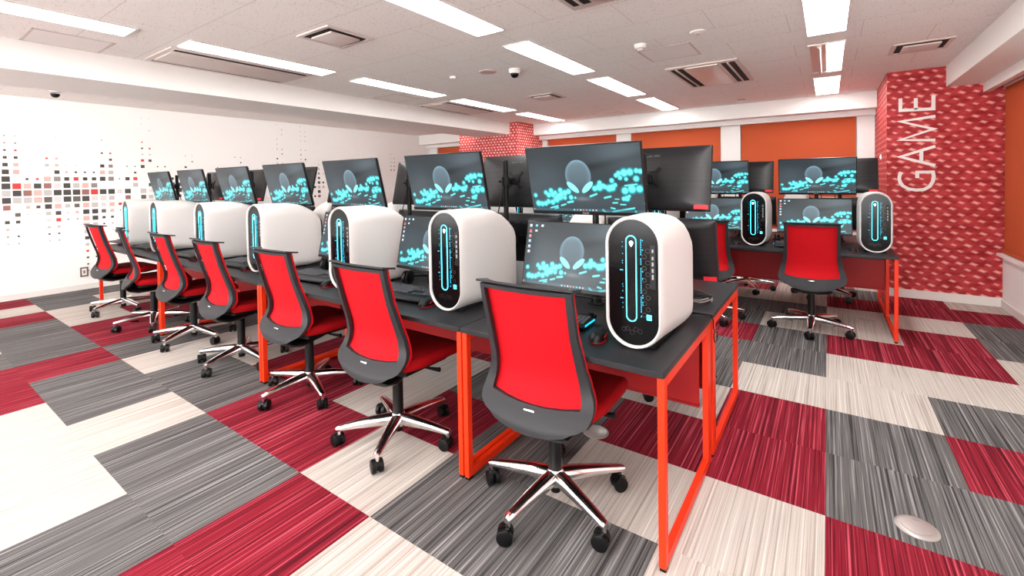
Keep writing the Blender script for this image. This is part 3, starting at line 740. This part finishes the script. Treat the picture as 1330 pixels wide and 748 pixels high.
# ------------------------------------------------------------------ monitor
MW, MH = .613, .352
def picture(icons):
    """colours of the wallpaper on a fine grid (nx*ny vertices), row 0 at the top"""
    nx, ny = 300, 169
    U, V = np.meshgrid((np.arange(nx) + .5) / nx, (np.arange(ny) + .5) / ny)
    base = np.zeros((ny, nx, 3))
    g = .055 + .05 * np.exp(-((U - .15) ** 2 / .05 + (V - .45) ** 2 / .06)) + .10 * np.exp(-((U - .85) ** 2 / .06 + (V - .12) ** 2 / .05)) + .05 * np.exp(-((V - .8) ** 2) / .05)
    st = np.exp(-((V - (.52 - .34 * U)) ** 2) / .004) * .05 * (U > .4)
    g = g - st * .8
    base[..., 0] = g * .48; base[..., 1] = g * .66; base[..., 2] = g * .76
    cy = np.zeros((ny, nx))
    def blob(x, y, rx, ry, a=1.):
        nonlocal cy
        cy = np.maximum(cy, a * np.exp(-(((U - x) / rx) ** 2 + ((V - y) / ry) ** 2) ** 2.2))
    P = lambda x, y: ((x - 55) / 985, (y - (92 - .075 * x)) / 560)
    for x, y, s in ((115, 575, 20), (150, 577, 18), (185, 570, 17), (215, 550, 17), (255, 552, 18), (295, 522, 24), (330, 495, 26), (200, 470, 15), (225, 490, 18), (252, 450, 17), (290, 465, 15), (340, 440, 17), (380, 460, 20), (415, 445, 18), (95, 503, 14), (432, 495, 16), (375, 502, 15), (350, 470, 16), (265, 485, 18), (310, 500, 20),
                    (650, 402, 18), (690, 388, 24), (695, 352, 15), (735, 382, 16), (770, 392, 22), (795, 385, 22), (820, 362, 14), (797, 327, 15), (720, 375, 16),
                    (835, 282, 14), (857, 265, 16), (865, 300, 14), (900, 258, 24), (945, 250, 22), (912, 308, 12), (995, 237, 15), (1025, 240, 15), (990, 300, 18),
                    (895, 403, 22), (950, 385, 26), (1008, 380, 22), (905, 465, 18), (925, 445, 10), (1050, 495, 10), (1035, 582, 9), (965, 568, 7), (470, 495, 8), (880, 470, 14)):
        x, y = P(x, y); blob(x, y, s / 700, s / 370)
    def line(x0, y0, x1, y1, w):
        for k in range(14):
            f = k / 13; x, y = P(x0 + (x1 - x0) * f, y0 + (y1 - y0) * f); blob(x, y, w / 900, w / 480, .95)
    for a in ((230, 607, 300, 583, 7), (270, 610, 300, 600, 7), (335, 575, 375, 560, 7), (398, 542, 445, 530, 9), (605, 472, 660, 448, 8), (725, 475, 775, 460, 8), (900, 362, 990, 345, 7), (790, 512, 825, 508, 6), (850, 520, 890, 518, 5),
              (700, 580, 730, 606, 8), (730, 604, 830, 606, 13), (780, 590, 830, 572, 8), (830, 574, 955, 540, 7), (830, 612, 980, 606, 6), (770, 555, 800, 560, 6), (810, 478, 840, 478, 4)):
        line(*a)
    cy = np.clip(cy * 1.2, 0, 1)
    col = base * (1 - cy[..., None]) + cy[..., None] * np.stack([.0 + .16 * cy ** 8, .40 + .34 * cy ** 3, .46 + .32 * cy ** 3], -1)
    # long-domed head, lighter along its rim
    hx = (U - .467) / .118; hv = (V - .205) / .63
    wdt = np.where(hv < .38, np.sqrt(np.clip(1 - ((.38 - hv) / .38) ** 2, 0, 1)), np.clip(1 - ((hv - .38) / .62) ** 1.8 * .90, 0, 1))
    wdt = np.where((hv < 0) | (hv > 1), 0, wdt)
    inside = np.clip((wdt - np.abs(hx)) * 14, 0, 1) * (wdt > 0)
    rim = np.exp(-((wdt - np.abs(hx)) / .22) ** 2) * (hv < .62) + .9 * np.exp(-(hv / .07) ** 2) * (np.abs(hx) < .9)
    sh = .75 + .75 * np.clip(1 - hv, 0, 1) ** 1.5
    hd = np.stack([.085 * sh + .05 * rim, .125 * sh + .10 * rim, .15 * sh + .13 * rim], -1)
    fade = inside * np.clip((1.02 - hv) * 2.2, 0, 1) ** .7
    col = col * (1 - fade[..., None]) + hd * fade[..., None]
    glow = np.exp(-(((U - .49) / .07) ** 2 + ((V - .80) / .03) ** 2)) * .10
    col += glow[..., None] * np.array([.8, 1, 1.1])
    for s, cx in ((-1, .410), (1, .541)):
        ang = s * math.radians(44)
        dx, dy = (U - cx) * 1.74, V - .622
        a = dx * math.cos(ang) - dy * math.sin(ang) * 1; b = dx * math.sin(ang) + dy * math.cos(ang)
        e = np.clip((1 - ((a / .122) ** 2 + (b / .045) ** 2)) * 4, 0, 1)
        col = col * (1 - e[..., None]) + e[..., None] * np.array([.28, 1.05, 1.1])
    # task bar and its dots
    tb = (V > .955)
    col[tb] = col[tb] * .5 + np.array([.03, .07, .09])
    def sq(x, y, w, h, c):
        k = (np.abs(U - x) < w) & (np.abs(V - y) < h); col[k] = c
    for k, c in enumerate(((.3, .8, .9), (.5, .5, .55), (.7, .7, .7), (.6, .3, .25), (.8, .35, .2), (.1, .7, .8), (.9, .9, .9), (.6, .6, .65))):
        sq(.40 + .028 * k, .975, .006, .010, c)
    sq(.012, .972, .006, .008, (.8, .3, .25))
    if icons:
        cs = [(.75, .85, .95), (.85, .12, .15), (.9, .3, .28), (.55, .7, .85), (.7, .75, .8), (.85, .75, .7)]
        for k in range(6):
            sq(.035, .06 + .085 * k, .011, .017, cs[k]); sq(.035, .087 + .085 * k, .015, .004, (.45, .47, .5))
        sq(.095, .06, .012, .018, (.2, .6, .85)); sq(.155, .06, .012, .018, (.75, .8, .85)); sq(.095, .145, .012, .013, (.85, .8, .6))
    return nx, ny, col

def screen_mesh(name, icons):
    nx, ny, col = picture(icons)
    w, h = MW - .012, MH - .024
    xs = np.linspace(-w / 2, w / 2, nx); zs = np.linspace(h / 2, -h / 2, ny) + .006
    X, Z = np.meshgrid(xs, zs)
    verts = np.stack([X.ravel(), np.full(X.size, -.0102), Z.ravel()], 1)
    idx = np.arange(nx * ny).reshape(ny, nx)
    F = np.stack([idx[1:, :-1].ravel(), idx[1:, 1:].ravel(), idx[:-1, 1:].ravel(), idx[:-1, :-1].ravel()], 1)
    me = bpy.data.meshes.new(name); me.from_pydata(verts.tolist(), [], F.tolist())
    ca = me.color_attributes.new('Picture', 'FLOAT_COLOR', 'POINT')
    c4 = np.ones((nx * ny, 4)); c4[:, :3] = np.clip(col, 0, 2).reshape(-1, 3)
    ca.data.foreach_set('color', c4.ravel().astype(np.float32))
    me.materials.append(M['screen']); return me

def make_monitor(name, icons):
    t = empty(name)
    me = screen_mesh('screen', icons); s = bpy.data.objects.new('screen', me); COL.objects.link(s); s.parent = t
    bm = BM(); bx(bm, -MW / 2, MW / 2, -.0095, .006, -MH / 2, MH / 2, .002, 1)
    f = finish('bezel', bm, 'monbz', t)
    text_mesh('lettering', 'PHILIPS', .011, .0003, 'grey', f, (0, -.0098, -MH / 2 + .009), (PI / 2, 0, 0))
    bm = BM(); rings = []
    for k, (y, ins, top) in enumerate(((.005, .001, 0), (.012, .003, 0), (.022, .03, 0), (.032, .09, 0), (.038, .16, .02))):
        a, b = MW / 2 - ins, MH / 2 - ins * .55
        ring = []
        for q in range(48):
            an = 2 * PI * (q + .5) / 48; p = (60, 40, 16, 8, 6)[k]
            c, s_ = math.cos(an), math.sin(an)
            ring.append((a * math.copysign(abs(c) ** (2 / p), c), y, b * math.copysign(abs(s_) ** (2 / p), s_)))
        rings.append(ring)
    loft(bm, rings); bc = finish('back_cover', bm, 'brushed', t, 30)
    text_mesh('lettering', 'PHILIPS', .030, .0006, 'midgrey', bc, (0, .0335, .115), (PI / 2 + .12, 0, PI))
    bm = BM(); bx(bm, -MW / 2 + .008, -MW / 2 + .075, .018, .0255, -MH / 2 + .008, -MH / 2 + .030); finish('label_sticker', bm, 'sticker', bc, smooth=False)
    # mount plate: star with four arms
    bm = BM(); bx(bm, -.035, .035, .038, .044, -.035, .035, .002)
    for a in range(4):
        m4 = Matrix.Rotation(PI / 4 + a * PI / 2, 4, 'Y'); bx(bm, -.010, .010, .038, .043, .02, .075, .002, mtx=m4)
    finish('mount_plate', bm, 'black', t)
    return t
mon_up = make_monitor('monitor', False); mon_lo = make_monitor('monitor', True)

def make_stand():
    t = empty('monitor_stand')                      # local: pole at origin, monitors towards -y
    bm = BM(); lathe(bm, [(.0165, .03), (.0165, .775), (.012, .78)], 18); finish('pole', bm, 'black', t)
    bm = BM(); bx(bm, -.04, .04, -.022, .022, 0, .012, .003); lathe(bm, [(.028, .010), (.026, .035), (.02, .04)], 18); finish('clamp_base', bm, 'black', t)
    for z in (.645, .265):
        bm = BM(); lathe(bm, [(.024, z - .03), (.026, z - .028), (.026, z + .028), (.024, z + .03)], 18)
        bx(bm, -.013, .013, -.06, -.02, z - .013, z + .013, .003)
        bx(bm, -.022, .022, -.075, -.055, z - .022, z + .022, .004)
        a = finish('arm', bm, 'black', t)
        bm = BM(); tube(bm, [(.024, 0, z), (.052, -.004, z)], [.007, .009], 10); finish('clamp_knob', bm, 'matteblack', a)
    bm = BM(); tube(bm, [(.02, .0, .62), (.04, .03, .45), (.03, .02, .2), (.05, .01, .03)], .004, 6); finish('cable', bm, 'cable', t)
    return t
stand0 = make_stand()

# ------------------------------------------------------------------ desktop computer (front faces -y)
PW, PH, PD = .222, .506, .474
def cap(w, h, y, e=2.0, n=44, zc=0):
    """stadium-like ring; e: corner squareness; spans width w, height h"""
    r = w / 2; pts = []
    for k in range(n):
        a = 2 * PI * (k + .5) / n
        c, s = math.cos(a), math.sin(a)
        x = r * math.copysign(abs(c) ** (2 / e), c); z = r * math.copysign(abs(s) ** (2 / e), s)
        z += (h / 2 - r) * (1 if s > 0 else -1)
        pts.append((x, y, z + h / 2 + zc))
    return pts
def make_pc():
    t = empty('desktop_computer')
    bm = BM()
    W2 = PW
    secs = [cap(W2 - .030, PH - .030, .012, zc=.015), cap(W2 - .026, PH - .026, -.002, zc=.013), cap(W2 - .012, PH - .012, -.008, zc=.006), cap(W2, PH, .006), cap(W2, PH, .05, 2.05)]
    for y, w_, zb, zt, e in ((.14, W2, 0, PH, 2.25), (.24, W2, 0, PH - .002, 2.7), (.31, W2, .001, PH - .014, 3.2), (.37, W2, .003, PH - .038, 3.8), (.42, W2 - .001, .007, PH - .072, 4.4), (.458, W2 - .002, .013, PH - .108, 5.0), (.470, W2 - .006, .017, PH - .128, 5.0), (.474, W2 - .016, .024, PH - .142, 5.0)):
        secs.append(cap(w_, zt - zb, y, e, zc=zb))
    R_ = loft(bm, secs, cap=False); bm.faces.new(R_[-1])
    # flat foot
    for v in bm.verts:
        if v.co.z < .012 and v.co.y > .03: v.co.z = max(v.co.z, .004)
    sh = finish('shell', bm, 'pc', t, 28)
    bm = BM(); bx(bm, -.07, .07, .04, .36, 0, .014, .003); finish('foot', bm, 'matteblack', t)
    # smoked front
    bm = BM(); r = cap(W2 - .028, PH - .028, .004, zc=.014); vs = [bm.verts.new(p) for p in r]; bm.faces.new(vs)
    q = [bm.verts.new((x, .012, z)) for x, y, z in r]; bm.faces.new(q[::-1])
    for k in range(len(vs)): bm.faces.new((vs[k], q[k], q[(k + 1) % len(vs)], vs[(k + 1) % len(vs)]))
    fp = finish('front_panel', bm, 'gloss', t, 30)
    cx, zc, hw, hh = -.006, .268, .0195, .163
    loop = []
    for s in (1, -1):
        for k in range(9):
            a = math.radians(0 + 180 * k / 8) if s > 0 else math.radians(180 + 180 * k / 8)
            loop.append((cx + hw * math.cos(a), .0015, zc + s * (hh - hw) + hw * math.sin(a)))
    bm = BM(); tube(bm, loop, .0019, 8, closed=True); finish('light_ring', bm, 'cyan', t)
    bm = BM()
    lathe(bm, [(.0004, -.010), (.004, -.0055), (.0075, .002), (.0072, .008), (.004, .011), (.0006, .012)], 12, Matrix.Translation((cx, .0025, zc + hh - hw - .012)) @ Matrix.Scale(.12, 4, (0, 1, 0)))
    finish('emblem', bm, 'logo', t)
    # lit dots beside the ring
    bm = BM(); rr = random.Random(5)
    for k in range(34):
        z = zc - hh + .02 + k * (2 * hh - .02) / 34
        if rr.random() < .85: bx(bm, cx + .036, cx + .036 + .0022, .0022, .0038, z, z + .0065)
        if rr.random() < .30: bx(bm, cx + .042, cx + .045, .0022, .0038, z, z + .004)
        if rr.random() < .35: bx(bm, cx - .034 - rr.random() * .012, cx - .033, .0022, .0038, z, z + .003) if rr.random() < .4 else bx(bm, cx - .036, cx - .034, .0022, .0038, z, z + .003)
    finish('light_pattern', bm, 'cyandim', t, smooth=False)
    # hexagon print
    bm = BM()
    def hexa(x, z, s, w=.0006):
        p = [Vector((x + s * math.cos(PI / 6 + k * PI / 3), 0, z + s * math.sin(PI / 6 + k * PI / 3))) for k in range(6)]
        for k in range(6):
            a, b = p[k], p[(k + 1) % 6]; d = (b - a).normalized(); n = Vector((-d.z, 0, d.x)) * w
            bm.faces.new([bm.verts.new((v.x, .0032, v.z)) for v in (a + n, b + n, b - n, a - n)])
    for k in range(5): hexa(cx - .032 + k * .016, .062 + (k % 2) * .009 + abs(k - 2) * .004, .0088)
    for k in range(12): hexa(cx + .050 + (k % 2) * .013, zc - hh + .03 + k * .022, .0085)
    finish('hexagon_pattern', bm, 'hex', t, smooth=False)
    # port strip
    bm = BM(); bx(bm, .066, .086, .0018, .0035, .235, .40, .0005, 1); ps = finish('port_strip', bm, 'black', t)
    for k, (z, h) in enumerate(((.372, .012), (.345, .012), (.322, .014), (.298, .014), (.272, .018))):
        bm = BM(); bx(bm, .073, .079, .0005, .002, z, z + h); finish('port', bm, 'grey', ps, smooth=False)
    bm = BM(); bx(bm, .052, .070, .0016, .003, .118, .138); st = finish('sticker', bm, 'cyan', t, smooth=False)
    bm = BM()
    for k in range(3): bx(bm, .055 + k * .0048, .0575 + k * .0048, .0008, .0017, .123, .134 - .003 * (k % 2))
    finish('sticker_print', bm, 'darkgrey', st, smooth=False)
    # rear grille, seen between the monitors
    bm = BM(); r = cap(W2 - .04, PH - .22, PD + .001, 4, zc=.05); vs = [bm.verts.new(p) for p in r]; bm.faces.new(vs)
    g = finish('rear_panel', bm, 'black', t, smooth=False)
    bm = BM()
    for i in range(10):
        for j in range(18):
            lathe(bm, [(.0042, PD + .0015), (.0042, PD + .003)], 6, Matrix.Translation((-.060 + i * .0125 + (j % 2) * .006, 0, .09 + j * .0125)) @ Matrix.Rotation(-PI / 2, 4, 'X') if False else Matrix(((1, 0, 0, -.058 + i * .0125 + (j % 2) * .006), (0, 0, 1, 0), (0, 1, 0, .085 + j * .0125), (0, 0, 0, 1))))
    finish('grille', bm, 'key', g, smooth=False)
    return t
pc0 = make_pc()

# ------------------------------------------------------------------ keyboard, mouse, headset
def make_keyboard():
    t = empty('keyboard')
    tilt = Matrix.Rotation(R(4), 4, 'X')
    bm = BM(); bx(bm, -.228, .228, -.075, .085, .004, .020, .005, mtx=tilt); bx(bm, -.228, -.20, .05, .095, .004, .020, .003, mtx=tilt); bx(bm, .20, .228, .05, .095, .004, .020, .003, mtx=tilt)
    finish('case', bm, 'black', t)
    bm = BM()
    rows = [(.066, 15), (.041, 15), (.022, 15), (.003, 14), (-.016, 14)]
    for z_, n in rows:
        for k in range(n):
            x = -.215 + k * .0192 + (.004 * (rows.index((z_, n)) % 3)); bx(bm, x, x + .0165, z_ - .008, z_ + .008, .019, .027, .0015, 1, mtx=tilt)
    for z_ in (.066, .041, .022):
        for k in range(3): x = .083 + k * .019; bx(bm, x, x + .0165, z_ - .008, z_ + .008, .019, .027, .0015, 1, mtx=tilt)
    for z_ in (.041, .022, .003, -.016, -.035):
        for k in range(4): x = .146 + k * .019; bx(bm, x, x + .0165, z_ - .008, z_ + .008, .019, .027, .0015, 1, mtx=tilt)
    for x, w in ((-.215, .03), (-.183, .022), (-.158, .022), (-.134, .10), (-.031, .022), (-.007, .022), (.017, .03)): bx(bm, x, x + w, -.043, -.027, .019, .026, .0015, 1, mtx=tilt)
    for k in range(3): x = .083 + k * .019; bx(bm, x, x + .0165, -.043, -.027, .019, .026, .0015, 1, mtx=tilt)
    finish('key_block', bm, 'key', t)
    bm = BM(); rings = []
    bx(bm, -.215, .215, -.135, -.076, .003, .016, .005); finish('wrist_rest', bm, 'deskedge', t)
    bm = BM(); bx(bm, .229, .2305, -.05, .06, .008, .016); bx(bm, -.2305, -.229, -.05, .06, .008, .016); finish('side_light', bm, 'cyandim', t, smooth=False)
    bm = BM(); lathe(bm, [(.011, .02), (.011, .030), (.009, .031)], 16, Matrix.Translation((.205, .078, .004))); finish('volume_knob', bm, 'black', t)
    return t
kb0 = make_keyboard()
def make_mouse():
    t = empty('computer_mouse')                     # nose towards +y
    def body(z0, z1, sc):
        rings = []
        for k in range(7):
            f = k / 6; zz = z0 + (z1 - z0) * math.sin(f * PI / 2); s = math.cos(f * PI / 2) ** .55 if k < 6 else .05
            rings.append([((.033 * sc) * s * math.copysign(abs(math.cos(a)) ** .8, math.cos(a)), (.060 * sc) * s * math.sin(a) + .004 * f - .004, zz) for a in [2 * PI * q / 24 for q in range(24)]])
        return rings
    bm = BM(); loft(bm, body(.006, .039, 1)); finish('body_shell', bm, 'black', t, 60)
    bm = BM(); lathe(bm, [(.0335, .001), (.0345, .003), (.0335, .007)], 28, Matrix.Scale(1.80, 4, (0, 1, 0))); finish('base_trim', bm, 'redtrim', t, 50)
    bm = BM(); lathe(bm, [(.007, -.0035), (.009, 0), (.007, .0035)], 14, Matrix.Translation((0, .036, .029)) @ Matrix.Rotation(PI / 2, 4, 'Y')); finish('scroll_wheel', bm, 'redtrim', t)
    bm = BM(); tube(bm, [(.031, -.02, .018), (.034, .0, .026), (.031, .02, .024), (.022, .045, .018)], .0018, 6); finish('side_stripe', bm, 'redtrim', t)
    bm = BM(); tube(bm, [(0, .058, .008), (.005, .11, .003), (-.01, .17, .003), (.02, .24, .003)], .0018, 6); finish('cord', bm, 'cable', t)
    return t
mouse0 = make_mouse()
def make_headset():
    t = empty('headset')
    rot = Matrix.Rotation(R(72), 4, 'X')
    for s in (-1, 1):
        m = Matrix.Translation((s * .085, -.01, .042)) @ Matrix.Rotation(s * R(14), 4, 'Z') @ Matrix.Rotation(PI / 2, 4, 'Y')
        bm = BM(); lathe(bm, [(.030, -.018), (.040, -.014), (.041, .0), (.038, .006)], 24, m); c = finish('ear_cup', bm, 'black', t)
        bm = BM(); lathe(bm, [(.024, s * -.0185 - .0015), (.026, s * -.0185), (.024, s * -.0185 + .0015)] if False else [(.018, s * .0195 - .002), (.023, s * .0195), (.018, s * .0195 + .002)], 24, m); finish('cup_badge', bm, 'redtrim' if s > 0 else 'grey', c)
        bm = BM(); lathe(bm, [(.032, -.010), (.040, -.006), (.040, .006), (.032, .010)], 24, Matrix.Translation((s * .066, -.01, .042)) @ Matrix.Rotation(s * R(14), 4, 'Z') @ Matrix.Rotation(PI / 2, 4, 'Y')); finish('ear_cushion', bm, 'matteblack', t)
    bm = BM(); pts = [(.088 * math.cos(a), .01 + .115 * math.sin(a), .046 - .020 * math.sin(a)) for a in [PI * k / 14 for k in range(15)]]
    tube(bm, pts, .009, 10); finish('headband', bm, 'black', t)
    bm = BM(); tube(bm, [(-.088, -.03, .03), (-.07, -.07, .018), (-.03, -.085, .012)], [.003, .003, .006], 8); finish('microphone_boom', bm, 'matteblack', t)
    return t
hs0 = make_headset()

def station(xm, xp, y, flip, tagrow, k, kbx=None, ks=True, label_end=''):
    """one seat. y: front edge of the desk row; flip: row faces the other way. xm, xp: monitor and computer centre"""
    s = -1 if flip else 1; rz = PI if flip else 0
    Y = lambda d: y + s * d
    pos = f'{tagrow}, {label_end}'
    r, _ = place(mon_up, (xm, Y(.52), 1.335), rz, 0); r.rotation_euler = (R(13.2), 0, rz); 
    tag(r, f'upper monitor tilted down {pos}', 'monitor', f'upper monitors {tagrow}')
    xl = (min(xm - .02, xp - .111 - .300) if not flip else max(xm + .02, xp + .411))
    r, _ = place(mon_lo, (xl, Y(.50), .957), rz, 0); r.rotation_euler = (R(-12.5), 0, rz); r.scale = (.96, 1, .96)
    tag(r, f'lower monitor tilted back {pos}', 'monitor', f'lower monitors {tagrow}')
    r, _ = place(stand0, (xm, Y(.665), TOP), rz); tag(r, f'black monitor pole stand {pos}', 'monitor stand', f'monitor stands {tagrow}')
    r, _ = place(pc0, (xp, Y(.160), TOP), rz); tag(r, f'white cyan-lit computer {pos}', 'computer', f'desktop computers {tagrow}')
    if ks:
        kx = min(xm - .10, xp - .111 - .31)
        r, _ = place(kb0, (kx, Y(.29), TOP + .007), rz + R(3)); tag(r, f'black keyboard {pos}', 'keyboard', f'keyboards {tagrow}')
        r, _ = place(mouse0, (xp - s * .155, Y(.185), TOP), rz + R(8)); tag(r, f'black mouse with red base {pos}', 'mouse', f'mice {tagrow}')
        r, _ = place(hs0, (xm - s * .25, Y(.535), TOP), rz + R(25)); tag(r, f'black headset lying flat {pos}', 'headset', f'headsets {tagrow}')
AM = [-.975, -1.885, -2.775, -3.65, -4.545, -5.467, -6.337]
AP = [-.598, -1.562, -2.430, -3.470, -4.400, -5.46, -6.285]
for k in range(7):
    station(AM[k], AP[k], -.63, False, 'on the front row', k, label_end=f'seat {SEATW[k]} from the mural wall'.replace('seat ', '') + ' seat' if False else f'{SEATW[k]} seat from the mural wall')
for k in range(7):
    station(-.79 - .895 * k, -1.165 - .895 * k, .90, True, 'on the second row', k, ks=False, label_end=f'{SEATW[k]} seat from the mural wall')
GP = ['first', 'second', 'third', 'fourth', 'fifth']
CM = [-.083, -.955, -1.85, -2.74, -3.64]; CPc = [.335, -.565, -1.47, -2.36, -3.26]
for k in range(5):
    station(CM[k], CPc[k], 2.51, False, 'on the third row', k, ks=k < 2, label_end=f'{GP[k]} seat from the GAME pillar')
for k in range(5):
    station(.105 - .885 * k, -.27 - .885 * k, 4.04, True, 'in the blinds row', k, ks=False, label_end=f'{GP[k]} seat from the GAME pillar')

# ------------------------------------------------------------------ loose cables
bm = BM()
pts = []
for k in range(60):
    a = k * .42; rr = .062 + .006 * math.sin(k * 1.7); pts.append((rr * math.cos(a) * 1.1, rr * math.sin(a) * .8, .008 + k * .0006 + .004 * math.sin(k * .9)))
tube(bm, pts, .0045, 7); t = empty('cable_coil', (-.56, .37, TOP)); finish('cable_loops', bm, 'cable', t)
bm = BM(); tube(bm, [(p[0] * 1.08, p[1] * 1.08, p[2] - .003) for p in pts[:30]], .0032, 6); finish('light_strand', bm, 'greycable', t)
tag(t, 'coil of black and grey cables on the second row desk behind the end computer', 'cable')
bm = BM()
pts = [(-.49, -.02, TOP + .03), (-.47, .03, TOP + .02), (-.435, .07, TOP + .012), (-.425, .10, TOP - .01), (-.424, .10, TOP - .05)]
for k in range(14):
    a = PI / 2 + k * .5; pts.append((-.420 + .0008 * k, .10 + .026 * math.cos(a), TOP - .085 + .026 * math.sin(a)))
o = bpy.data.objects; tube(bm, pts, .003, 7)
o = finish('power_cord', bm, 'cable'); tag(o, 'thin black cord looping over the open end of the front desk', 'cord')

# ------------------------------------------------------------------ light, world, camera
w = bpy.data.worlds.new('World'); SC.world = w; w.use_nodes = True
w.node_tree.nodes['Background'].inputs[0].default_value = (1, 1, 1, 1); w.node_tree.nodes['Background'].inputs[1].default_value = 4.5

q = [591.3794993359172, 248.3718602823444, 0.6070851045793572, 1.3345797191724846, 0.010452575145203027, -2.1380809887116055, 0.022, -0.015955283216809214]
f_, yh, yaw, hh_, x0, y0, pt, rl = q
c, s = math.cos(yaw), math.sin(yaw)
right = Vector((c, s, 0)); fw = Vector((-s, c, 0)); dn = Vector((0, 0, -1))
dn, fw = dn * math.cos(pt) - fw * math.sin(pt), dn * math.sin(pt) + fw * math.cos(pt)
right, dn = right * math.cos(rl) - dn * math.sin(rl), right * math.sin(rl) + dn * math.cos(rl)
cam = bpy.data.cameras.new('camera'); co = bpy.data.objects.new('camera', cam); COL.objects.link(co)
m = Matrix.Identity(4)
for i in range(3): m[i][0] = right[i]; m[i][1] = -dn[i]; m[i][2] = -fw[i]; m[i][3] = (x0, y0, hh_)[i]
co.matrix_world = m
cam.sensor_fit = 'HORIZONTAL'; cam.sensor_width = 36; cam.lens = f_ / 1330 * 36
cam.shift_x = 0; cam.shift_y = -(374 - yh) / 1330
cam.clip_start = .02
SC.camera = co
vs = SC.view_settings; vs.view_transform = 'Standard'; vs.look = 'None'; vs.exposure = 1.5; vs.gamma = 1; vs.use_curve_mapping = False
